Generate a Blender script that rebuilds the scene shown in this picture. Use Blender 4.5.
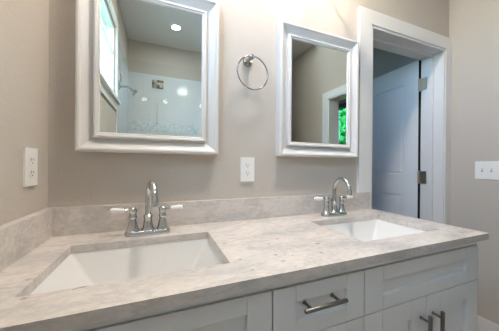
import bpy, bmesh, math, random
from mathutils import Vector, Matrix
PI = math.pi
for o in list(bpy.data.objects): bpy.data.objects.remove(o)
scene = bpy.context.scene
C = scene.collection
Z0 = 0.90                                  # height of the worktop above the floor

# ------------------------------------------------------------------ camera
cam_d = bpy.data.cameras.new('camera'); cam = bpy.data.objects.new('camera', cam_d); C.objects.link(cam)
yaw, pitch, roll = 0.3785, 0.0005, 0.0082
fwd = Vector((math.sin(yaw)*math.cos(pitch), math.cos(yaw)*math.cos(pitch), -math.sin(pitch)))
rt = Vector((math.cos(yaw), -math.sin(yaw), 0)); up = rt.cross(fwd)
r2 = rt*math.cos(roll) + up*math.sin(roll); u2 = -rt*math.sin(roll) + up*math.cos(roll)
M = Matrix((r2, u2, -fwd)).transposed().to_4x4()
M.translation = Vector((0.3782, -1.0232, Z0 + 0.2603))
cam.matrix_world = M
cam_d.sensor_fit = 'HORIZONTAL'; cam_d.sensor_width = 36.0; cam_d.lens = 224.21/499*36
cam_d.clip_start = 0.02
scene.camera = cam

# ------------------------------------------------------------------ sky, exposure
w = bpy.data.worlds.new('sky'); scene.world = w; w.use_nodes = True
wn = w.node_tree.nodes; wl = w.node_tree.links
bg = wn['Background']
sky = wn.new('ShaderNodeTexSky'); sky.sky_type = 'NISHITA'; sky.sun_disc = False
sky.sun_elevation = math.radians(40); sky.sun_rotation = math.radians(200)
tint = wn.new('ShaderNodeMix'); tint.data_type = 'RGBA'; tint.blend_type = 'MULTIPLY'; tint.inputs[0].default_value = 1.0
tint.inputs[7].default_value = (.76, .96, 1.12, 1)          # camera balanced between lamplight and daylight
wl.new(sky.outputs[0], tint.inputs[6]); wl.new(tint.outputs[2], bg.inputs[0]); bg.inputs[1].default_value = 3.2
sd = bpy.data.lights.new('sun', 'SUN'); sd.energy = 3.0; sd.angle = .02; sd.color = (1, .95, .88)
so = bpy.data.objects.new('sun', sd); C.objects.link(so); so.rotation_euler = Vector((.33, -.40, -.86)).to_track_quat('-Z', 'Y').to_euler()
vs = scene.view_settings
vs.view_transform = 'Standard'; vs.look = 'None'; vs.gamma = 1.0; vs.use_curve_mapping = False
vs.exposure = 0.46
BULB = 22.0; DOWNLIGHT = 75.0; ROOMLIGHT = 215.0
BULB_COL = (1.0, 0.83, 0.66)

def portal(name, loc, sx, sy, direction):
    l = bpy.data.lights.new(name, 'AREA'); l.shape = 'RECTANGLE'; l.size = sx; l.size_y = sy
    l.cycles.is_portal = True
    o = bpy.data.objects.new(name, l); C.objects.link(o); o.location = loc
    o.rotation_euler = Vector(direction).to_track_quat('-Z', 'Y').to_euler()
    return o
# light portals exactly in the three window openings (sampling aid for the sky, emits nothing itself)
portal('window_portal', (-0.095, -0.88, Z0+1.155), 0.91, 0.65, (1, 0, 0))
portal('window_portal', (-0.095, 1.225, Z0+1.475), 0.35, 0.85, (1, 0, 0))
portal('window_portal', (3.835, -2.32, Z0+0.60), 0.80, 1.80, (-1, 0, 0))

# ------------------------------------------------------------------ materials
def newmat(name):
    m = bpy.data.materials.new(name); m.use_nodes = True
    return m, m.node_tree.nodes, m.node_tree.links, m.node_tree.nodes['Principled BSDF']
def simple(name, col, rough=0.5, metal=0.0, spec=0.5, bump=0.0, bscale=200.0, coat=0.0, vary=0.0):
    m, n, l, b = newmat(name)
    b.inputs['Base Color'].default_value = (*col, 1); b.inputs['Roughness'].default_value = rough
    b.inputs['Metallic'].default_value = metal; b.inputs['Specular IOR Level'].default_value = spec
    if coat: b.inputs['Coat Weight'].default_value = coat
    if bump or vary:
        tc = n.new('ShaderNodeTexCoord'); nz = n.new('ShaderNodeTexNoise')
        nz.inputs['Scale'].default_value = bscale; nz.inputs['Detail'].default_value = 3
        l.new(tc.outputs['Object'], nz.inputs['Vector'])
        if bump:
            bp = n.new('ShaderNodeBump'); bp.inputs['Strength'].default_value = bump; bp.inputs['Distance'].default_value = 0.004
            l.new(nz.outputs['Fac'], bp.inputs['Height']); l.new(bp.outputs[0], b.inputs['Normal'])
        if vary:
            rp = n.new('ShaderNodeValToRGB')
            rp.color_ramp.elements[0].position = .3; rp.color_ramp.elements[1].position = .7
            rp.color_ramp.elements[0].color = (*[c*(1-vary) for c in col], 1)
            rp.color_ramp.elements[1].color = (*[min(1, c*(1+vary)) for c in col], 1)
            l.new(nz.outputs['Fac'], rp.inputs[0]); l.new(rp.outputs[0], b.inputs['Base Color'])
    return m
def emit(name, col, s):
    m, n, l, b = newmat(name)
    b.inputs['Base Color'].default_value = (.9, .9, .9, 1)
    b.inputs['Emission Color'].default_value = (*col, 1); b.inputs['Emission Strength'].default_value = s
    return m
WALL = simple('greige_wall_paint', (.525, .475, .42), .75, bump=.35, bscale=75)
CEIL = simple('ceiling_paint', (.74, .73, .71), .85, bump=.2, bscale=90)
TRIM = simple('white_trim_paint', (.73, .72, .705), .35)
CAB = simple('white_cabinet_paint', (.74, .75, .75), .35)
CABIN = simple('cabinet_inside', (.28, .28, .28), .7)
DOORP = simple('white_door_paint', (.78, .79, .80), .4)
FRAME = simple('white_frame_lacquer', (.70, .685, .665), .45, spec=.3)
PORC = simple('white_porcelain', (.76, .755, .74), .3)
PLAST = simple('white_plastic', (.84, .83, .80), .35)
DARK = simple('dark_slot', (.02, .02, .02), .6)
GAPSHADE = simple('hinge_gap_shade', (.012, .012, .012), .8)  # near-black colour standing in for shade in the hinge gap
DCHROME = simple('dark_chrome', (.36, .36, .36), .14, 1.0)
CHROME = simple('chrome', (.58, .59, .60), .10, 1.0)
NICKEL = simple('satin_nickel', (.50, .39, .29), .45, 1.0)
PEWTER = simple('dark_pewter', (.22, .21, .20), .36, 1.0)
MIRROR = simple('mirror_silver', (.83, .93, .93), .0, 1.0)
FLOOR = simple('beige_floor_tile', (.52, .47, .41), .35, vary=.08, bscale=4)
HALL = simple('daylight_tinted_hall_paint', (.55, .58, .62), .8)  # bluish daylight on the hall wall is put into this colour
BROWN = simple('taupe_wall_paint', (.30, .25, .21), .8)
BRONZE = simple('dark_bronze_frame', (.07, .05, .045), .5)
LEAF = simple('green_leaf', (.035, .30, .06), .8, spec=.1, vary=.5, bscale=14)
BARK = simple('brown_bark', (.13, .09, .06), .9)
EARTH = simple('lawn_ground', (.20, .26, .10), .95, vary=.3, bscale=5)
GLOBE = emit('lit_globe', BULB_COL, BULB)
ROOM = emit('lit_room_downlight', (1.0, .89, .77), ROOMLIGHT)
DISC = emit('lit_downlight', (.93, .97, 1.0), DOWNLIGHT)

def stone():
    m, n, l, b = newmat('grey_cream_marble')
    tc = n.new('ShaderNodeTexCoord'); mp = n.new('ShaderNodeMapping')
    mp.inputs['Scale'].default_value = (2.4, 5.2, 5.2); mp.inputs['Rotation'].default_value = (0, 0, .25)
    l.new(tc.outputs['Object'], mp.inputs[0])
    def noise(scale, det, rough, dist, src=mp):
        z = n.new('ShaderNodeTexNoise'); z.inputs['Scale'].default_value = scale; z.inputs['Detail'].default_value = det
        z.inputs['Roughness'].default_value = rough; z.inputs['Distortion'].default_value = dist
        l.new(src.outputs[0], z.inputs['Vector']); return z
    def ramp(src, stops):
        r = n.new('ShaderNodeValToRGB'); e = r.color_ramp.elements
        while len(e) < len(stops): e.new(.5)
        for q, (p, c) in zip(e, stops): q.position = p; q.color = (*c, 1)
        l.new(src.outputs[0], r.inputs[0]); return r
    def mix(fac, a, bb, mode='MIX'):
        x = n.new('ShaderNodeMix'); x.data_type = 'RGBA'; x.blend_type = mode
        l.new(fac.outputs[0], x.inputs[0]) if hasattr(fac, 'outputs') else setattr(x.inputs[0], 'default_value', fac)
        for v, s in ((a, x.inputs[6]), (bb, x.inputs[7])):
            if hasattr(v, 'is_output'): l.new(v, s)
            else: s.default_value = (*v, 1)
        return x.outputs[2]
    clouds = ramp(noise(1.5, 6, .62, .35), [(.33, (.51, .49, .475)), (.44, (.61, .575, .545)), (.57, (.70, .65, .605))])
    veinf = ramp(noise(2.0, 8, .7, .6), [(.455, (0, 0, 0)), (.495, (.38, .38, .38)), (.54, (0, 0, 0))])
    c1 = mix(veinf, clouds.outputs[0], (.40, .39, .39))
    fine = ramp(noise(16, 5, .7, .3), [(.36, (.88, .88, .89)), (.62, (1.04, 1.03, 1.02))])
    c2 = mix(.9, c1, fine.outputs[0], 'MULTIPLY')
    mp2 = n.new('ShaderNodeMapping'); mp2.inputs['Scale'].default_value = (20, 34, 34); l.new(tc.outputs['Object'], mp2.inputs[0])
    spots = ramp(noise(1.0, 3, .55, .6, mp2), [(.245, (.8, .8, .8)), (.285, (0, 0, 0))])
    c3 = mix(spots, c2, (.17, .14, .13))
    nz = noise(85, 3, .6, 0, tc)                                   # a few larger dark mineral flecks
    for fx, fy, sx, sy in ((.108, -.372, 85, 130), (.572, -.300, 75, 130), (.869, -.413, 105, 190), (.827, -.479, 115, 200), (.498, -.456, 110, 190), (.586, -.438, 150, 210), (.693, -.446, 120, 200), (.694, -.490, 140, 220), (.137, -.463, 70, 150), (.753, -.522, 150, 230), (.716, -.355, 130, 200), (.765, -.321, 130, 200), (.594, -.508, 150, 220)):
        m3 = n.new('ShaderNodeMapping'); m3.inputs['Location'].default_value = (-fx*sx, -fy*sy, 0); m3.inputs['Scale'].default_value = (sx, sy, 20)
        l.new(tc.outputs['Object'], m3.inputs[0])
        ln = n.new('ShaderNodeVectorMath'); ln.operation = 'LENGTH'; l.new(m3.outputs[0], ln.inputs[0])
        ad = n.new('ShaderNodeMath'); ad.operation = 'MULTIPLY_ADD'; ad.inputs[1].default_value = 4.6; l.new(nz.outputs['Fac'], ad.inputs[0]); l.new(ln.outputs['Value'], ad.inputs[2])
        rr = n.new('ShaderNodeMapRange'); rr.inputs[1].default_value = 2.3; rr.inputs[2].default_value = 3.3; rr.inputs[3].default_value = .75; rr.inputs[4].default_value = 0
        l.new(ad.outputs[0], rr.inputs[0]); c3 = mix(rr, c3, (.13, .10, .09))
    l.new(c3, b.inputs['Base Color'])
    b.inputs['Roughness'].default_value = .20; b.inputs['Specular IOR Level'].default_value = .55
    return m
STONE = stone()

def tile():
    m, n, l, b = newmat('white_glazed_tile')
    tc = n.new('ShaderNodeTexCoord'); sp = n.new('ShaderNodeSeparateXYZ'); l.new(tc.outputs['Object'], sp.inputs[0])
    ad = n.new('ShaderNodeMath'); ad.operation = 'ADD'; l.new(sp.outputs[0], ad.inputs[0]); l.new(sp.outputs[1], ad.inputs[1])
    cb = n.new('ShaderNodeCombineXYZ'); l.new(ad.outputs[0], cb.inputs[0]); l.new(sp.outputs[2], cb.inputs[1])
    br = n.new('ShaderNodeTexBrick'); l.new(cb.outputs[0], br.inputs['Vector'])
    br.inputs['Color1'].default_value = (.72, .75, .78, 1); br.inputs['Color2'].default_value = (.70, .73, .76, 1)
    br.inputs['Mortar'].default_value = (.62, .65, .68, 1); br.inputs['Scale'].default_value = 1
    br.inputs['Brick Width'].default_value = .60; br.inputs['Row Height'].default_value = .30; br.inputs['Mortar Size'].default_value = .003
    l.new(br.outputs[0], b.inputs['Base Color']); b.inputs['Roughness'].default_value = .08
    return m
TILE = tile()
def mosaic(name, cols, s):
    m, n, l, b = newmat(name)
    tc = n.new('ShaderNodeTexCoord'); vo = n.new('ShaderNodeTexVoronoi'); vo.distance = 'CHEBYCHEV'
    vo.inputs['Scale'].default_value = s; vo.inputs['Randomness'].default_value = .25
    l.new(tc.outputs['Object'], vo.inputs['Vector'])
    r = n.new('ShaderNodeValToRGB'); r.color_ramp.interpolation = 'CONSTANT'; e = r.color_ramp.elements
    while len(e) < len(cols): e.new(.5)
    for i, c in enumerate(cols): e[i].position = i/len(cols); e[i].color = (*c, 1)
    sx = n.new('ShaderNodeSeparateColor'); l.new(vo.outputs['Color'], sx.inputs[0]); l.new(sx.outputs[0], r.inputs[0])
    l.new(r.outputs[0], b.inputs['Base Color']); b.inputs['Roughness'].default_value = .12
    return m
MOSAIC = mosaic('glass_mosaic', [(.60, .67, .71), (.68, .73, .77), (.54, .61, .66), (.72, .76, .78)], 34)
ACCENT = mosaic('brown_mosaic', [(.20, .17, .14), (.36, .32, .27), (.12, .11, .10), (.55, .52, .46)], 28)
def glass(name, tint, gloss_rough=0.0, frost=0.0):
    m, n, l, b = newmat(name); n.remove(b)
    out = n['Material Output']
    tr = n.new('ShaderNodeBsdfTransparent'); tr.inputs[0].default_value = (*tint, 1)
    gl = n.new('ShaderNodeBsdfGlossy'); gl.inputs['Roughness'].default_value = gloss_rough
    fr = n.new('ShaderNodeFresnel'); fr.inputs[0].default_value = 1.5
    mx = n.new('ShaderNodeMixShader')                           # reflect on the outer faces only (straight-through panes)
    ge = n.new('ShaderNodeNewGeometry'); om = n.new('ShaderNodeMath'); om.operation = 'SUBTRACT'; om.inputs[0].default_value = 1
    mu = n.new('ShaderNodeMath'); mu.operation = 'MULTIPLY'
    l.new(ge.outputs['Backfacing'], om.inputs[1]); l.new(fr.outputs[0], mu.inputs[0]); l.new(om.outputs[0], mu.inputs[1]); l.new(mu.outputs[0], mx.inputs[0])
    src = tr
    if frost:
        tl = n.new('ShaderNodeBsdfTranslucent'); tl.inputs[0].default_value = (.85, .88, .9, 1)
        m2 = n.new('ShaderNodeMixShader'); m2.inputs[0].default_value = frost
        l.new(tr.outputs[0], m2.inputs[1]); l.new(tl.outputs[0], m2.inputs[2]); src = m2
    l.new(src.outputs[0], mx.inputs[1]); l.new(gl.outputs[0], mx.inputs[2]); l.new(mx.outputs[0], out.inputs[0])
    return m
GLASS = glass('clear_glass', (.96, .98, .985))
WINGLASS = glass('window_glass', (.95, .97, .97))
FROST = glass('frosted_window_glass', (.9, .93, .95), frost=.85)

# ------------------------------------------------------------------ helpers
def finish(bm, name, mat, parent=None, smooth=False, bevel=0.0, loc=None):
    if bevel:
        bmesh.ops.bevel(bm, geom=[e for e in bm.edges if len(e.link_faces) == 2 and e.calc_face_angle(0) > .5],
                        offset=bevel, segments=2, profile=.6, affect='EDGES')
    bmesh.ops.recalc_face_normals(bm, faces=bm.faces)
    me = bpy.data.meshes.new(name); bm.to_mesh(me); bm.free()
    if smooth:
        for p in me.polygons: p.use_smooth = True
        try: me.set_sharp_from_angle(angle=math.radians(38))
        except Exception: pass
    me.materials.append(mat)
    o = bpy.data.objects.new(name, me); C.objects.link(o)
    if loc is not None: o.location = loc
    if parent is not None: o.parent = parent
    return o
def abox(bm, lo, hi):
    v = [bm.verts.new((x, y, z)) for x in (lo[0], hi[0]) for y in (lo[1], hi[1]) for z in (lo[2], hi[2])]
    for f in ((0,1,3,2), (4,6,7,5), (0,4,5,1), (2,3,7,6), (0,2,6,4), (1,5,7,3)):
        bm.faces.new([v[i] for i in f])
def box(name, lo, hi, mat, parent=None, bevel=0.0):
    bm = bmesh.new(); abox(bm, lo, hi); return finish(bm, name, mat, parent, bevel > 0, bevel)
def boxes(name, lst, mat, parent=None, bevel=0.0):
    bm = bmesh.new()
    for lo, hi in lst: abox(bm, lo, hi)
    return finish(bm, name, mat, parent, bevel > 0, bevel)
def alathe(bm, prof, base=(0,0,0), axis=(0,0,1), n=24):
    q = Vector((0,0,1)).rotation_difference(Vector(axis).normalized()); base = Vector(base); rings = []
    for r, h in prof:
        rings.append([bm.verts.new(base + q @ Vector((r*math.cos(2*PI*i/n), r*math.sin(2*PI*i/n), h))) for i in range(n)])
    for a, b in zip(rings, rings[1:]):
        for i in range(n): bm.faces.new((a[i], a[(i+1) % n], b[(i+1) % n], b[i]))
    if prof[0][0] > 1e-6: bm.faces.new(rings[0][::-1])
    if prof[-1][0] > 1e-6: bm.faces.new(rings[-1])
    bmesh.ops.remove_doubles(bm, verts=[v for r in rings for v in r], dist=1e-6)
def atube(bm, pts, rad, n=14, closed=False):
    pts = [Vector(p) for p in pts]; N = len(pts); rads = rad if isinstance(rad, (list, tuple)) else [rad]*N
    rings = []; prev = None
    for i, p in enumerate(pts):
        if closed: t = pts[(i+1) % N] - pts[i-1]
        else: t = pts[min(i+1, N-1)] - pts[max(i-1, 0)]
        t.normalize()
        if prev is None:
            s = t.orthogonal().normalized()
        else:
            s = (prev - t*prev.dot(t)).normalized()
        prev = s; c = t.cross(s)
        rings.append([bm.verts.new(p + (s*math.cos(2*PI*k/n) + c*math.sin(2*PI*k/n))*rads[i]) for k in range(n)])
    for i in range(N if closed else N-1):
        a, b = rings[i], rings[(i+1) % N]
        for k in range(n): bm.faces.new((a[k], a[(k+1) % n], b[(k+1) % n], b[k]))
    if not closed: bm.faces.new(rings[0][::-1]); bm.faces.new(rings[-1])
def struct(o): o['kind'] = 'structure'; return o
def tag(o, label, cat, group=None):
    o['label'] = label; o['category'] = cat
    if group: o['group'] = group
    return o
def empty(name, loc, label, cat, group=None, rz=0):
    o = bpy.data.objects.new(name, None); C.objects.link(o); o.location = loc; o.rotation_euler = (0, 0, rz)
    o.empty_display_size = .05
    return tag(o, label, cat, group)
def panel_with_hole(name, axis, pos, thick, u, v, holes, mat):
    """wall slab: axis 'x' (plane x=pos) or 'y' (plane y=pos); u = horizontal range, v = vertical range, holes (u0,u1,v0,v1)"""
    us = sorted({u[0], u[1], *[h[0] for h in holes], *[h[1] for h in holes]})
    zs = sorted({v[0], v[1], *[h[2] for h in holes], *[h[3] for h in holes]})
    p0, p1 = sorted((pos, pos+thick)); bm = bmesh.new(); cache = {}
    def vert(a, p, z):
        k = (round(a, 5), p, round(z, 5))
        if k not in cache: cache[k] = bm.verts.new((p, a, z) if axis == 'x' else (a, p, z))
        return cache[k]
    def solid(i, j):
        if not (0 <= i < len(us)-1 and 0 <= j < len(zs)-1): return False
        a, z = (us[i]+us[i+1])/2, (zs[j]+zs[j+1])/2
        return not any(h[0] < a < h[1] and h[2] < z < h[3] for h in holes)
    for i in range(len(us)-1):
        for j in range(len(zs)-1):
            if not solid(i, j): continue
            a0, a1, z0, z1 = us[i], us[i+1], zs[j], zs[j+1]
            for p in (p0, p1): bm.faces.new([vert(a0, p, z0), vert(a1, p, z0), vert(a1, p, z1), vert(a0, p, z1)])
            for di, dj, e in ((-1, 0, ((a0, z0), (a0, z1))), (1, 0, ((a1, z0), (a1, z1))), (0, -1, ((a0, z0), (a1, z0))), (0, 1, ((a0, z1), (a1, z1)))):
                if not solid(i+di, j+dj):
                    (q0, y0), (q1, y1) = e
                    bm.faces.new([vert(q0, p0, y0), vert(q1, p0, y1), vert(q1, p1, y1), vert(q0, p1, y0)])
    return struct(finish(bm, name, mat))

H = 2.90                                     # ceiling height above the floor
XW = 2.404                                   # right wall
YB = -2.55                                   # rear (shower) wall
YC2 = -3.40                                   # end of the room beyond the side doorway
YF = 2.60                                    # end of the next room
# ------------------------------------------------------------------ the setting
struct(box('floor', (-.14, YC2-.14, -.10), (3.84, YF+.14, 0), FLOOR))
struct(box('ceiling', (-.14, YC2-.14, H), (3.84, YF+.14, H+.12), CEIL))
DX0, DX1, DH = 1.583, 2.335, Z0+1.1345       # door opening in the vanity wall
panel_with_hole('wall_back', 'y', 0, .14, (0, 2.544), (0, H), [(DX0, DX1, 0, DH)], WALL)
WIN = (-1.335, -.42, Z0+.83, Z0+1.48)
panel_with_hole('wall_left', 'x', 0, -.09, (-1.40, YF+.14), (0, H), [WIN, (1.05, 1.40, Z0+1.05, Z0+1.90)], WALL)
DRY0, DRY1 = -1.36, -.56
panel_with_hole('wall_right', 'x', XW, .14, (YC2-.14, 0), (0, H), [(DRY0, DRY1, 0, DH)], WALL)
struct(box('wall_rear', (-.14, YB-.14, 0), (XW, YB, H), WALL))
struct(box('wall_shower', (-.14, YB, 0), (-.05, -1.40, H), WALL))
# the next room behind the door, and the room beyond the right wall
struct(box('wall_far', (-.14, YF, 0), (3.84, YF+.14, H), WALL))
panel_with_hole('wall_far_right', 'x', 3.70, .14, (YC2-.14, YF), (0, H), [(-2.74, -1.90, Z0-.30, Z0+1.50)], BROWN)
struct(box('wall_hall', (3.05, .14, 0), (3.17, YF, H), HALL))
struct(box('wall_hall_end', (2.544, .0, 0), (3.70, .14, H), WALL))
struct(box('wall_far_rear', (XW+.14, YC2-.14, 0), (3.70, YC2, H), BROWN))
# tile in the shower
TT = Z0+1.548
boxes_t = [((-.05, YB, 0), (1.62, YB+.012, TT)), ((-.05, YB, 0), (-.038, -1.40, TT+.02))]
struct(boxes('trim_1', boxes_t, TILE))
struct(box('trim_2', (-.038, YB+.012, Z0+.74), (1.62, YB+.019, Z0+.87), MOSAIC))
struct(box('trim_3', (-.055, -1.412, 0), (.004, -1.398, Z0+1.56), TRIM))
def accent(lo, hi, lab):
    e = empty('accent_tile', ((lo[0]+hi[0])/2, (lo[1]+hi[1])/2, lo[2]), lab, 'tile', 'mosaic accent tiles')
    box('mosaic_field', tuple(a-b for a, b in zip(lo, e.location)), tuple(a-b for a, b in zip(hi, e.location)), ACCENT, e)
    return e
a1 = accent((.252, YB+.012, Z0+1.352), (.418, YB+.020, Z0+1.482), 'small square brown mosaic accent tile on the rear shower wall')
a2 = accent((-.038, -1.885, Z0+1.145), (-.030, -1.745, Z0+1.25), 'small dark mosaic accent tile on side shower wall above shower head')
for e, ax in ((a1, 'y'), (a2, 'x')):
    if ax == 'y': lst = [((-.086, -.004, -.003), (-.078, .008, .133)), ((.078, -.004, -.003), (.086, .008, .133)), ((-.086, -.004, -.006), (.086, .008, .002)), ((-.086, -.004, .128), (.086, .008, .136))]
    else: lst = [((-.004, -.078, -.003), (.008, -.071, .108)), ((-.004, .071, -.003), (.008, .078, .108)), ((-.004, -.078, -.006), (.008, .078, .002)), ((-.004, -.078, .103), (.008, .078, .111))]
    boxes('border', lst, TRIM, e)
# shower glass
sg = empty('shower_screen', (0, -1.415, 0), 'clear frameless glass shower screen seen in the left mirror', 'shower screen', rz=math.radians(-0.9))
box('fixed_panel', (.0, -.005, .10), (.298, .005, Z0+1.25), GLASS, sg)
box('glass_door', (.302, -.005, .11), (1.10, .005, Z0+1.25), GLASS, sg)
bm = bmesh.new(); atube(bm, [(.345, .006, Z0+.66), (.345, .035, Z0+.66), (.345, .035, Z0+.86), (.345, .006, Z0+.86)], .005)
finish(bm, 'pull_handle', NICKEL, sg, True)
box('curb_channel', (.0, -.012, .09), (1.62, .012, .11), CHROME, sg)
struct(box('trim_4', (-.05, -1.49, 0), (1.62, -1.35, .09), TILE))
struct(box('wall_shower_side', (1.62, YB, 0), (1.74, -1.35, H), WALL))
# shower head
sh = empty('shower_fixture', (-.038, -1.80, Z0+1.095), 'chrome shower head on bent arm, reflected in the left mirror', 'shower head')
bm = bmesh.new(); atube(bm, [(0, 0, 0), (.05, 0, .012), (.09, 0, .005), (.115, 0, -.02)], .010); finish(bm, 'arm', CHROME, sh, True)
bm = bmesh.new(); alathe(bm, [(.0, 0), (.032, 0), (.030, .006), (.012, .012), (0, .012)], (0, 0, 0), (1, 0, 0)); finish(bm, 'flange', CHROME, sh, True)
bm = bmesh.new(); alathe(bm, [(.0, -.01), (.013, -.01), (.016, .012), (.036, .035), (.040, .045), (.036, .050), (0, .050)], (.115, 0, -.02), (.75, 0, -.66)); finish(bm, 'shower_head', CHROME, sh, True)

# door casing (trim), jamb, baseboards
def casing_y(name, y0, y1, x0, x1, xo0, xo1, zi, zo):
    return struct(boxes(name, [((xo0, y0, 0), (x0, y1, zo)), ((x1, y0, 0), (xo1, y1, zo)), ((x0, y0, zi), (x1, y1, zo))], TRIM, None, .0025))
casing_y('trim_5', -.018, 0, DX0, DX1, 1.484, XW, DH, Z0+1.222)
casing_y('trim_6', .14, .158, DX0, DX1+.006, 1.49, 2.42, DH, Z0+1.222)
struct(boxes('trim_7', [((DX0-.001, -.012, 0), (DX0+.016, .152, DH)), ((DX1-.012, -.012, 0), (DX1+.001, .144, DH)),
                        ((DX0, -.012, DH-.016), (DX1, .152, DH+.001)),
                        ((DX0+.016, .062, 0), (DX0+.028, .098, DH-.016)), ((DX1-.024, .055, 0), (DX1-.012, .095, DH-.016)),
                        ((DX0+.016, .062, DH-.028), (DX1-.012, .098, DH-.016))], TRIM, None, .0015))
struct(boxes('baseboard_right', [((XW-.013, DRY1+.105, 0), (XW, 0, .142)), ((XW-.009, DRY1+.105, .142), (XW, 0, .150))], TRIM, None, .002))
# doorway in the right wall
struct(boxes('trim_8', [((XW-.018, DRY0-.10, 0), (XW, DRY0, Z0+1.222)), ((XW-.018, DRY1, 0), (XW, DRY1+.10, Z0+1.222)), ((XW-.018, DRY0, DH), (XW, DRY1, Z0+1.222))], TRIM, None, .0025))
struct(boxes('trim_9', [((XW-.008, DRY0-.001, 0), (XW+.15, DRY0+.016, DH)), ((XW-.008, DRY1-.016, 0), (XW+.15, DRY1+.001, DH)), ((XW-.008, DRY0, DH-.016), (XW+.15, DRY1, DH+.001))], TRIM, None, .0015))

# the open door
def panel_door(name, width, height, thick):
    """leaf in local coords: x = thickness (0..thick), y = width from the hinge, z = height"""
    st = .125; rails = [(0, .20), (.905, 1.085), (height-.162, height)]
    pans = [(.20, .905), (1.085, height-.162)]
    bm = bmesh.new()
    abox(bm, (0, 0, 0), (thick, st, height)); abox(bm, (0, width-st, 0), (thick, width, height))
    for a, b in rails: abox(bm, (0, st, a), (thick, width-st, b))
    for a, b in pans:
        abox(bm, (.012, st, a), (thick-.012, width-st, b))
        for x0, x1 in ((.0115, .005), (thick-.0115, thick-.005)):      # raised field with sloped shoulders, both faces
            m0, m1 = .006, .026
            lo = [(st+m0, a+m0), (width-st-m0, a+m0), (width-st-m0, b-m0), (st+m0, b-m0)]
            hi = [(st+m1, a+m1), (width-st-m1, a+m1), (width-st-m1, b-m1), (st+m1, b-m1)]
            A = [bm.verts.new((x0, y, z)) for y, z in lo]; B = [bm.verts.new((x1, y, z)) for y, z in hi]
            for i in range(4): bm.faces.new((A[i], A[(i+1) % 4], B[(i+1) % 4], B[i]))
            bm.faces.new(B)
    return finish(bm, name, DOORP)
door = panel_door('door_1', .71, 2.015, .035); struct(door)
door.location = (2.318, .1620, .012); door.rotation_euler = (0, 0, math.radians(-3))
box('gap_shade_strip', (.002, -.0045, 0), (.035, .0, 2.015), GAPSHADE, door)  # dark strip added as the shaded gap between door and jamb
for hz in (Z0+.872-.012, Z0+.130-.012, .20):
    b = bmesh.new()
    abox(b, (.004, -.0075, hz), (.034, -.0045, hz+.095))
    abox(b, (.0005, -.062, hz), (.0042, -.004, hz+.095))
    alathe(b, [(.0095, 0), (.0095, .095)], (.0, -.0085, hz), n=12)
    alathe(b, [(.0, -.006), (.005, -.004), (.005, .0), (0, .0)], (.0, -.0085, hz), n=12)
    alathe(b, [(.0, 0), (.005, 0), (.005, .004), (0, .006)], (.0, -.0085, hz+.095), n=12)
    finish(b, 'hinge', NICKEL, door, True)

# windows (structure)
def window_x(name, x0, x1, y0, y1, z0, z1, split, mat_low, mat_up, frame_mat, s=.03):
    o = boxes(name, [((x0, y0, z0), (x1, y0+s, z1)), ((x0, y1-s, z0), (x1, y1, z1)), ((x0, y0+s, z0), (x1, y1-s, z0+s)), ((x0, y0+s, z1-s), (x1, y1-s, z1)),
                     *([((x0, y0+s, split-.012), (x1, y1-s, split+.012))] if split else [])], frame_mat)
    struct(o); xm = (x0+x1)/2
    if split:
        box('lower_pane', (xm-.003, y0+s, z0+s), (xm+.003, y1-s, split-.012), mat_low, o)
        box('upper_pane', (xm-.003, y0+s, split+.012), (xm+.003, y1-s, z1-s), mat_up, o)
    else: box('pane', (xm-.003, y0+s, z0+s), (xm+.003, y1-s, z1-s), mat_low, o)
    return o
window_x('window_1', -.050, -.012, *WIN[:2], *WIN[2:], Z0+1.24, FROST, WINGLASS, TRIM)
y0, y1, z0, z1 = WIN
struct(boxes('trim_10', [((0, y0-.045, z0-.005), (.014, y0, z1+.06)), ((0, y1, z0-.005), (.014, y1+.06, z1+.06)), ((0, y0, z1), (.014, y1, z1+.06)),
                         ((-.012, y0-.055, z0-.022), (.034, y1+.075, z0)), ((0, y0-.045, z0-.085), (.012, y1+.06, z0-.022))], TRIM, None, .002))
window_x('window_2', -.085, -.04, 1.05, 1.40, Z0+1.05, Z0+1.90, Z0+1.5, WINGLASS, WINGLASS, TRIM)
window_x('window_3', 3.72, 3.80, -2.74, -1.90, Z0-.30, Z0+1.50, None, WINGLASS, WINGLASS, BRONZE, .09)

# outdoors: ground and greenery
struct(box('ground', (-14, -14, -.40), (16, 14, -.30), EARTH))
def shrub(name, loc, rx, ry, rz, n, label, seed, leaf=.11):
    rnd = random.Random(seed)
    e = empty(name, loc, label, 'shrub', 'garden shrubs')
    bm = bmesh.new()
    for _ in range(n):
        d = Vector((rnd.gauss(0, 1), rnd.gauss(0, 1), rnd.gauss(0, 1))).normalized() * (rnd.random()**.4)
        p = Vector((d.x*rx, d.y*ry, rz*1.05 + d.z*rz)); a = Vector((rnd.gauss(0, 1), rnd.gauss(0, 1), rnd.gauss(0, .7))).normalized()
        b = a.cross(Vector((rnd.gauss(0, 1), rnd.gauss(0, 1), rnd.gauss(0, 1)))).normalized(); s = leaf*(.6+.8*rnd.random())
        q = [p - a*s, p + b*s*.45 + a*s*.1, p + a*s, p - b*s*.45 + a*s*.1]
        bm.faces.new([bm.verts.new(v) for v in q])
    me_o = finish(bm, 'foliage', LEAF, e)
    bm = bmesh.new()
    for k in range(5):
        t = 2*PI*k/5; atube(bm, [(0, 0, 0), (.25*rx*math.cos(t), .25*ry*math.sin(t), rz*.6), (.6*rx*math.cos(t), .6*ry*math.sin(t), rz*1.3)], [.05, .03, .01], 8)
    finish(bm, 'stem', BARK, e)
    return e
shrub('garden_shrub', (-1.25, -4.4, -.30), .95, 1.3, 2.2, 9000, 'leafy green shrub outside the left wall window', 3)
shrub('garden_shrub', (5.3, -4.2, -.30), 1.1, 1.6, 1.9, 9000, 'bright green shrub seen through doorway window in the right mirror', 5, .09)

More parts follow.
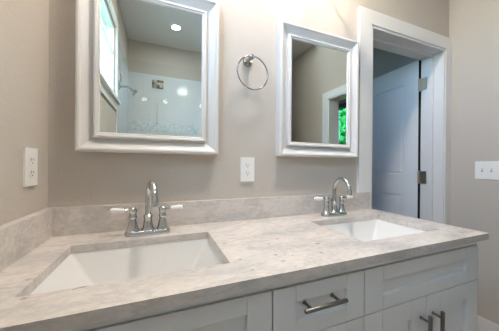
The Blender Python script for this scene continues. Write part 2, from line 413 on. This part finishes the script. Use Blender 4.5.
# ------------------------------------------------------------------ vanity: worktop, splashes, sinks
XR, D = 1.587, -.550
S1 = (.116, .553, -.450, -.152); S2 = (1.033, 1.467, -.450, -.155)
def slab_with_holes():
    xs = sorted({.002, XR, S1[0], S1[1], S2[0], S2[1]}); ys = sorted({D, -.002, -.450, -.152, -.155})
    def solid(i, j):
        if not (0 <= i < len(xs)-1 and 0 <= j < len(ys)-1): return False
        a, b = (xs[i]+xs[i+1])/2, (ys[j]+ys[j+1])/2
        return not any(s[0] < a < s[1] and s[2] < b < s[3] for s in (S1, S2))
    bm = bmesh.new(); cache = {}; t = .025
    def V(x, y, z):
        k = (x, y, z)
        if k not in cache: cache[k] = bm.verts.new((x, y, z))
        return cache[k]
    for i in range(len(xs)-1):
        for j in range(len(ys)-1):
            if not solid(i, j): continue
            x0, x1, y0, y1 = xs[i], xs[i+1], ys[j], ys[j+1]
            for z in (0, -t): bm.faces.new([V(x0, y0, z), V(x1, y0, z), V(x1, y1, z), V(x0, y1, z)])
            for di, dj, e in ((-1, 0, ((x0, y0), (x0, y1))), (1, 0, ((x1, y0), (x1, y1))), (0, -1, ((x0, y0), (x1, y0))), (0, 1, ((x0, y1), (x1, y1)))):
                if not solid(i+di, j+dj):
                    bm.faces.new([V(*e[0], 0), V(*e[1], 0), V(*e[1], -t), V(*e[0], -t)])
    return finish(bm, 'countertop', STONE, None, True, .0022, (0, 0, Z0))
ct = tag(slab_with_holes(), 'long grey and cream marble vanity countertop with two sink cutouts', 'countertop')
bs = boxes('backsplash', [((.025, -.0235, .0005), (1.578, -.0005, .1016))], STONE, None, .0015); bs.location = (0, 0, Z0)
bs = tag(bs, 'low grey marble backsplash along the back wall behind the faucets', 'backsplash')
# the long splash is notched round the door casing
bs.data.clear_geometry()
bm = bmesh.new(); abox(bm, (.0250, -.0240, .0005), (1.4835, -.0005, .1016)); abox(bm, (1.4835, -.0240, .0005), (1.565, -.0185, .1016))
bmesh.ops.remove_doubles(bm, verts=bm.verts, dist=1e-6); bm.to_mesh(bs.data); bm.free()
ss = boxes('side_splash', [((.0005, -.5495, .0005), (.0240, -.0005, .1016))], STONE, None, .0015); ss.location = (0, 0, Z0)
tag(ss, 'short marble side splash along the left wall', 'side splash')

def sink(S, label):
    cx, cy = (S[0]+S[1])/2, (S[2]+S[3])/2; hx, hy = (S[1]-S[0])/2, (S[3]-S[2])/2
    e = empty('undermount_sink', (cx, cy, Z0-.026), label, 'sink', 'undermount sinks')
    def ring(ax, ay, r, z, oy=0, k=7):
        pts = []
        for sx, sy, a0 in ((1, 1, 0), (-1, 1, PI/2), (-1, -1, PI), (1, -1, 3*PI/2)):
            for i in range(k):
                a = a0 + (PI/2)*i/(k-1); pts.append((sx*(ax-r)+r*math.cos(a), sy*(ay-r)+r*math.sin(a)+oy, z))
        return pts
    rings = [ring(hx+.022, hy+.022, .02, -.020), ring(hx+.022, hy+.022, .02, 0), ring(hx+.001, hy+.001, .010, 0), ring(hx-.004, hy-.002, .010, -.010),
             ring(hx-.056, hy-.022, .014, -.095), ring(hx-.066, hy-.030, .02, -.116), ring(hx-.085, hy-.046, .03, -.126), ring(.05, .05, .045, -.134), ring(.024, .024, .022, -.136)]
    bm = bmesh.new(); R = [[bm.verts.new(p) for p in r] for r in rings]; n = len(R[0])
    for a, b in zip(R, R[1:]):
        for i in range(n): bm.faces.new((a[i], a[(i+1) % n], b[(i+1) % n], b[i]))
    # outer shell underneath
    O = [[bm.verts.new(p) for p in r] for r in (ring(hx-.02, hy-.002, .03, -.100), ring(hx-.06, hy-.035, .04, -.145), ring(.024, .024, .022, -.148))]
    for a, b in zip([R[0]]+O, O+[R[-1]]):
        for i in range(n): bm.faces.new((a[i], b[i], b[(i+1) % n], a[(i+1) % n]))
    finish(bm, 'basin', PORC, e, True)
    bm = bmesh.new(); alathe(bm, [(.0, 0), (.016, 0), (.019, .002), (.023, .003), (.026, .001), (.026, -.004), (0, -.004)], (0, 0, -.133)); finish(bm, 'drain', CHROME, e, True)
    bm = bmesh.new(); alathe(bm, [(0, 0), (.011, 0), (.012, .003), (.008, .004), (.0, .004)], (0, -hy+.012, -.05), (0, 1, -.2)); finish(bm, 'overflow_ring', CHROME, e, True)
    return e
sink(S1, 'white rectangular undermount sink below the left mirror')
sink(S2, 'white rectangular undermount sink nearest the doorway')

# ------------------------------------------------------------------ vanity cabinets
YD = -.530; YC = YD + .019                    # door faces, carcass face
def front(name, x0, x1, z0, z1, parent, st=.066, top=.044, bot=None, rec=.012, t=.018):
    """five-piece shaker front; parent at the unit's base, coordinates in world"""
    bot = bot or top; o = parent.location
    L = [((x0, YD, z0), (x0+st, YD+t, z1)), ((x1-st, YD, z0), (x1, YD+t, z1)), ((x0+st, YD, z1-top), (x1-st, YD+t, z1)), ((x0+st, YD, z0), (x1-st, YD+t, z0+bot))]
    bm = bmesh.new()
    for lo, hi in L:
        b2 = bmesh.new(); abox(b2, lo, hi)
        bmesh.ops.bevel(b2, geom=list(b2.edges), offset=.0012, segments=1, affect='EDGES')
        me = bpy.data.meshes.new('t'); b2.to_mesh(me); b2.free(); bm.from_mesh(me); bpy.data.meshes.remove(me)
    abox(bm, (x0+st-.004, YD+rec, z0+bot-.004), (x1-st+.004, YD+t-.001, z1-top+.004))
    bmesh.ops.translate(bm, verts=bm.verts, vec=-o)
    return finish(bm, name, CAB, parent)
def pull(parent, p0, p1, r=.0062):
    """bar pull between two world points; parent part has the unit's origin"""
    o = parent.parent.location; a, b = Vector(p0)-o, Vector(p1)-o; d = (b-a)
    bm = bmesh.new(); ax = d.normalized(); L = d.length
    alathe(bm, [(0, 0), (r*.8, 0), (r, .0015), (r, L-.0015), (r*.8, L), (0, L)], a, ax, 18)
    for f in (.16, .84):
        p = a + d*f; alathe(bm, [(0, 0), (.0042, 0), (.0042, abs(YD-o.y-p.y)-.002), (.0065, abs(YD-o.y-p.y)), (.0, abs(YD-o.y-p.y))], p, (0, 1, 0), 14)
    return finish(bm, 'handle', PEWTER, parent, True)
def carcass(x0, x1, parent, fill_left=0, fill_right=0):
    o = parent.location; t = .016
    lst = [((x0, YC, .10), (x0+t, -.004, Z0-.028)), ((x1-t, YC, .10), (x1, -.004, Z0-.028)), ((x0+t, YC, .10), (x1-t, -.004, .116)), ((x0+t, -.012, .116), (x1-t, -.004, Z0-.19)),
           ((x0+t, YC, Z0-.056), (x1-t, YC+.018, Z0-.028)), ((x0, YD+.004, Z0-.0475), (x1, YC, Z0-.0258)), ((x0+t, YC, Z0-.20), (x1-t, YC+.018, Z0-.176)), ((x0, YC+.06, 0), (x1, YC+.076, .10))]
    lst += [((x0+t, YC, .116), (x0+t+.02, YC+.018, Z0-.056)), ((x1-t-.02, YC, .116), (x1-t, YC+.018, Z0-.056))]
    bm = bmesh.new()
    for lo, hi in lst: abox(bm, lo, hi)
    bmesh.ops.translate(bm, verts=bm.verts, vec=-o)
    return finish(bm, 'carcass', CAB, parent)
ZT, ZG = Z0-.050, Z0-.187                     # top of fronts, bottom of drawer fronts
G1, G2, XE = .6395, .9465, 1.558
g = .0016
u1 = empty('sink_cabinet', ((G1+.004)/2, -.27, 0), 'white shaker sink cabinet under the left sink against the left wall', 'cabinet', 'vanity cabinets')
carcass(.004, G1, u1)
front('false_drawer_front', .030, G1-g, ZG+g, ZT, u1)
xm = (.030+G1)/2
d1 = front('door', .030, xm-g, .105, ZG-g, u1, top=.062); d2 = front('door', xm+g, G1-g, .105, ZG-g, u1, top=.062)
pull(d1, (xm-.034, YD-.030, ZG-.17), (xm-.034, YD-.030, ZG-.035)); pull(d2, (xm+.034, YD-.030, ZG-.17), (xm+.034, YD-.030, ZG-.035))
u2 = empty('drawer_cabinet', ((G1+G2)/2, -.27, 0), 'narrow white shaker drawer stack between the two sink cabinets', 'cabinet', 'vanity cabinets')
carcass(G1, G2, u2)
dz = [(ZG+g, ZT, .042), (Z0-.465, ZG-g, .060), (.105, Z0-.468, .060)]
for i, (a, b, tp) in enumerate(dz):
    dr = front('drawer', G1+g, G2-g, a, b, u2, top=tp, bot=tp)
    zc = Z0-.098 if i == 0 else (a+b)/2+.05
    pull(dr, (.7115, YD-.034, zc), (.8455, YD-.034, zc), .0054)
u3 = empty('sink_cabinet', ((G2+XE)/2, -.27, 0), 'white shaker sink cabinet at right end with two dark bar pulls', 'cabinet', 'vanity cabinets')
carcass(G2, XE, u3)
front('false_drawer_front', G2+g, XE, ZG+g, ZT, u3, st=.078)
xm = 1.238
d1 = front('door', G2+g, xm-g, .105, ZG-g, u3, top=.062, st=.075); d2 = front('door', xm+g, XE, .105, ZG-g, u3, top=.062, st=.075)
pull(d1, (xm-.031, YD-.030, ZG-.185), (xm-.031, YD-.030, ZG-.044), .0060); pull(d2, (xm+.035, YD-.030, ZG-.185), (xm+.035, YD-.030, ZG-.044), .0060)

# ------------------------------------------------------------------ faucets
def faucet(x, y, turn, label):
    e = empty('faucet', (x, y, Z0+.0004), label, 'faucet', 'centerset faucets')
    bm = bmesh.new()                                            # oval deck plate with raised rim
    N = 40
    def oval(a, b, z): return [bm.verts.new((max(-a+b, min(a-b, (a)*math.cos(2*PI*i/N)*1.25)) * 1.0 + b*math.cos(2*PI*i/N)*1.0, b*math.sin(2*PI*i/N), z)) for i in range(N)]
    rr = [oval(.079, .027, 0), oval(.079, .027, .010), oval(.077, .0255, .0145), oval(.073, .022, .017), oval(.068, .018, .019)]
    bm.faces.new(rr[0][::-1])
    for a, b in zip(rr, rr[1:]):
        for i in range(N): bm.faces.new((a[i], a[(i+1) % N], b[(i+1) % N], b[i]))
    bm.faces.new(rr[-1]); finish(bm, 'base_plate', CHROME, e, True)
    bm = bmesh.new()                                            # spout: bell foot and gooseneck
    alathe(bm, [(0, .012), (.023, .012), (.024, .018), (.019, .026), (.016, .045), (.0145, .060), (.0165, .064), (.0165, .070), (.0125, .074), (0, .074)])
    pts = [(0, 0, .07), (0, 0, .10), (0, 0, .135)]; R = .054
    for k in range(1, 13):
        a = PI - k*(PI*1.08)/12
        pts.append((0, -R - R*math.cos(a), .135 + R*1.12*math.sin(a)))
    t = Vector((math.sin(turn), -math.cos(turn), 0))
    pts = [Vector((t.x*-p[1], t.y*-p[1], p[2])) for p in [Vector(q) for q in pts]]
    atube(bm, pts, [.0105]*3 + [.0092]*9 + [.0094, .0112, .0115], 18)
    finish(bm, 'spout', CHROME, e, True)
    bm = bmesh.new(); alathe(bm, [(0, .012), (.0035, .012), (.003, .072), (.0055, .074), (.0062, .080), (.004, .085), (0, .086)], (0, .022, 0), n=12); finish(bm, 'lift_rod', CHROME, e, True)
    for s in (-1, 1):
        bm = bmesh.new()
        alathe(bm, [(0, .012), (.022, .012), (.023, .018), (.0185, .026), (.0145, .045), (.0115, .058), (.014, .062), (.0145, .068), (.0125, .074), (.0125, .082), (.0145, .086), (.014, .094), (.008, .101), (.0, .103)], (s*.0508, 0, 0))
        alathe(bm, [(0, 0), (.0072, 0), (.0078, .012), (.0095, .016), (.0088, .020), (0, .020)], (s*.060, 0, .089), (s, -.12*0, .06), 16)
        h = finish(bm, 'handle', CHROME, e, True)
        bm = bmesh.new()
        alathe(bm, [(0, .020), (.0082, .020), (.0090, .028), (.0108, .048), (.0110, .056), (.0092, .062), (.007, .064), (0, .064)], (s*.060, 0, .089), (s, 0, .06), 18)
        hl = finish(bm, 'lever', PORC, h, True); hl['label'] = 'white porcelain lever'
        bm = bmesh.new(); alathe(bm, [(0, .064), (.0062, .064), (.0068, .067), (.0045, .071), (0, .072)], (s*.060, 0, .089), (s, 0, .06), 14); finish(bm, 'end_cap', CHROME, h, True)
    return e
f1 = faucet(.337, -.098, math.radians(14), 'chrome gooseneck faucet with white levers behind the left sink')
f2 = faucet(1.236, -.085, math.radians(-2), 'chrome gooseneck faucet with white levers behind the sink nearest doorway')

# ------------------------------------------------------------------ mirrors
def mirror(x0, x1, z0, z1, label):
    cx = (x0+x1)/2; e = empty('wall_mirror', (cx, 0, Z0+z0), label, 'mirror', 'framed vanity mirrors')
    hw, h = (x1-x0)/2, z1-z0
    # profile from the outer edge inward: (inset, depth from the wall)
    prof = [(0, .001), (0, .038), (.003, .044), (.009, .046), (.015, .0445), (.018, .040), (.027, .033), (.039, .024), (.050, .0175),
            (.053, .0175), (.0545, .034), (.0585, .0385), (.0635, .0385), (.067, .034), (.072, .034), (.0755, .026), (.0755, .001)]
    bm = bmesh.new(); R = []
    for i, d in prof: R.append([bm.verts.new(p) for p in ((-hw+i, -d, i), (hw-i, -d, i), (hw-i, -d, h-i), (-hw+i, -d, h-i))])
    for a, b in zip(R, R[1:]+R[:1]):
        for k in range(4): bm.faces.new((a[k], a[(k+1) % 4], b[(k+1) % 4], b[k]))
    finish(bm, 'frame', FRAME, e, False)
    i = .0745; bv = .012
    bm = bmesh.new()
    A = [bm.verts.new(p) for p in ((-hw+i, -.024, i), (hw-i, -.024, i), (hw-i, -.024, h-i), (-hw+i, -.024, h-i))]
    B = [bm.verts.new(p) for p in ((-hw+i, -.0275, i), (hw-i, -.0275, i), (hw-i, -.0275, h-i), (-hw+i, -.0275, h-i))]
    for k in range(4): bm.faces.new((A[k], A[(k+1) % 4], B[(k+1) % 4], B[k]))
    bm.faces.new(A[::-1]); bm.faces.new(B)
    finish(bm, 'mirror_glass', MIRROR, e)
    return e
mirror(.090, .6185, .307, .990, 'large white framed mirror above the left sink, showing the shower')
mirror(.928, 1.450, .309, .988, 'white framed mirror beside the doorway casing, showing a doorway with greenery')

# ------------------------------------------------------------------ towel ring
tr = empty('towel_ring', (.768, 0, Z0+.762), 'round chrome towel ring on the wall between the mirrors', 'towel ring')
bm = bmesh.new(); alathe(bm, [(0, 0), (.024, 0), (.025, .004), (.022, .009), (.012, .012), (.009, .020), (.009, .044), (.012, .047), (.012, .056), (.008, .060), (0, .061)], (0, -.0005, 0), (.08, -1, .12), 22)
finish(bm, 'post', DCHROME, tr, True)
bm = bmesh.new(); R = .078; c = Vector((.010, -.052, .010 - R))
tilt = math.radians(-6)
atube(bm, [c + Vector((R*math.cos(a)*math.cos(.05), R*math.cos(a)*math.sin(.05), R*math.sin(a))) for a in [2*PI*i/56 for i in range(56)]], .0034, 10, True)
finish(bm, 'ring', DCHROME, tr, True)

# ------------------------------------------------------------------ outlets and switch
def outlet(loc, rz, label):
    e = empty('outlet', loc, label, 'outlet', 'duplex wall outlets', rz)         # local: x across, -y out of the wall, z up
    box('cover_plate', (-.036, -.006, -.059), (.036, -.0003, .059), PLAST, e, .0022)
    for s in (-1, 1):
        bm = bmesh.new(); n = 28
        pts = [(max(-.0145, min(.0145, .0172*math.cos(2*PI*i/n))), s*.0195 + max(-.0135, min(.0135, .0172*math.sin(2*PI*i/n)))) for i in range(n)]
        a = [bm.verts.new((x, -.005, z)) for x, z in pts]; b = [bm.verts.new((x, -.0082, z)) for x, z in pts]
        for i in range(n): bm.faces.new((a[i], a[(i+1) % n], b[(i+1) % n], b[i]))
        bm.faces.new(b); bm.faces.new(a[::-1]); r = finish(bm, 'receptacle', PLAST, e)
        boxes('slots', [((-.0075, -.0086, s*.0195), (-.0055, -.0080, s*.0195+.008)), ((.0055, -.0086, s*.0195), (.0075, -.0080, s*.0195+.007)), ((-.002, -.0086, s*.0195-.009), (.002, -.0080, s*.0195-.005))], DARK, r)
    bm = bmesh.new(); alathe(bm, [(0, 0), (.003, 0), (.0028, .001), (0, .0013)], (0, -.006, 0), (0, -1, 0), 12); finish(bm, 'screw', PLAST, e, True)
    return e
outlet((.773, 0, Z0+.241), 0, 'white duplex outlet on the back wall between the mirrors')
outlet((0, -.1235, Z0+.250), PI/2, 'white duplex outlet on the left wall above side splash')
sw = empty('light_switch', (XW, -.2415, Z0+.241), 'white triple toggle switch plate on the right wall', 'light switch', None, -PI/2)
box('cover_plate', (-.082, -.006, -.060), (.082, -.0003, .060), PLAST, sw, .0022)
for k in (-1, 0, 1):
    box('toggle_slot', (k*.046-.005, -.0066, -.012), (k*.046+.005, -.0055, .012), simple('switch_gap', (.45, .44, .42), .5) if k == -1 else bpy.data.materials['switch_gap'], sw)
    bm = bmesh.new(); abox(bm, (k*.046-.0038, -.016, -.001), (k*.046+.0038, -.0062, .010)); finish(bm, 'toggle', PLAST, sw, True, .001)
    for s in (-1, 1):
        bm = bmesh.new(); alathe(bm, [(0, 0), (.0028, 0), (.0026, .001), (0, .0013)], (k*.046, -.006, s*.030), (0, -1, 0), 10); finish(bm, 'screw', PLAST, sw, True)

# ------------------------------------------------------------------ lamps
def vanity_light(cx, label):
    e = empty('vanity_light', (cx, 0, Z0+1.285), label, 'wall lamp', 'vanity lights')
    bm = bmesh.new(); N = 32
    rr = [[bm.verts.new((a*math.cos(2*PI*i/N), -d, b*math.sin(2*PI*i/N))) for i in range(N)] for a, b, d in ((.11, .055, .0005), (.11, .055, .012), (.10, .046, .020))]
    bm.faces.new(rr[0][::-1]); bm.faces.new(rr[-1])
    for a, b in zip(rr, rr[1:]):
        for i in range(N): bm.faces.new((a[i], a[(i+1) % N], b[(i+1) % N], b[i]))
    finish(bm, 'back_plate', CHROME, e, True)
    for s in (-1, 1):
        bm = bmesh.new(); atube(bm, [(s*.05, -.015, 0), (s*.08, -.07, .01), (s*.135, -.165, .01), (s*.145, -.175, -.005), (s*.145, -.175, -.030)], .007, 10)
        alathe(bm, [(0, 0), (.022, 0), (.024, .012), (.012, .024), (0, .026)], (s*.145, -.175, -.042), n=18); a = finish(bm, 'arm', CHROME, e, True)
        bm = bmesh.new(); bmesh.ops.create_uvsphere(bm, u_segments=20, v_segments=12, radius=.031, matrix=Matrix.Translation((s*.145, -.175, -.070))); finish(bm, 'globe', GLOBE, a, True)
    return e
vanity_light(.335, 'two-globe vanity light above the left mirror')
vanity_light(1.165, 'two-globe vanity light above the mirror beside the doorway')
for lx, ly, lab, lm, k in ((.55, -2.02, 'round recessed ceiling light over the shower', DISC, 1.0), (.86, -.46, 'round recessed ceiling light above the vanity', ROOM, 2.1),
                         (2.05, -1.45, 'added recessed ceiling light near the side doorway, brightening the rear', DISC, 1.0)):  # this last one is an unseen light added to lift the rear
  dl = empty('recessed_light', (lx, ly, H), lab, 'ceiling light', 'recessed ceiling lights')
  bm = bmesh.new(); alathe(bm, [(.048*k, -.0005), (.070*k, -.0005), (.070*k, -.004), (.052*k, -.006), (.048*k, -.004), (.048*k, -.0005)], n=32); finish(bm, 'trim_ring', TRIM, dl, True)
  bm = bmesh.new(); alathe(bm, [(0, -.003), (.048*k, -.003), (.048*k, -.001), (0, -.001)], n=32); finish(bm, 'lens', lm, dl, True)
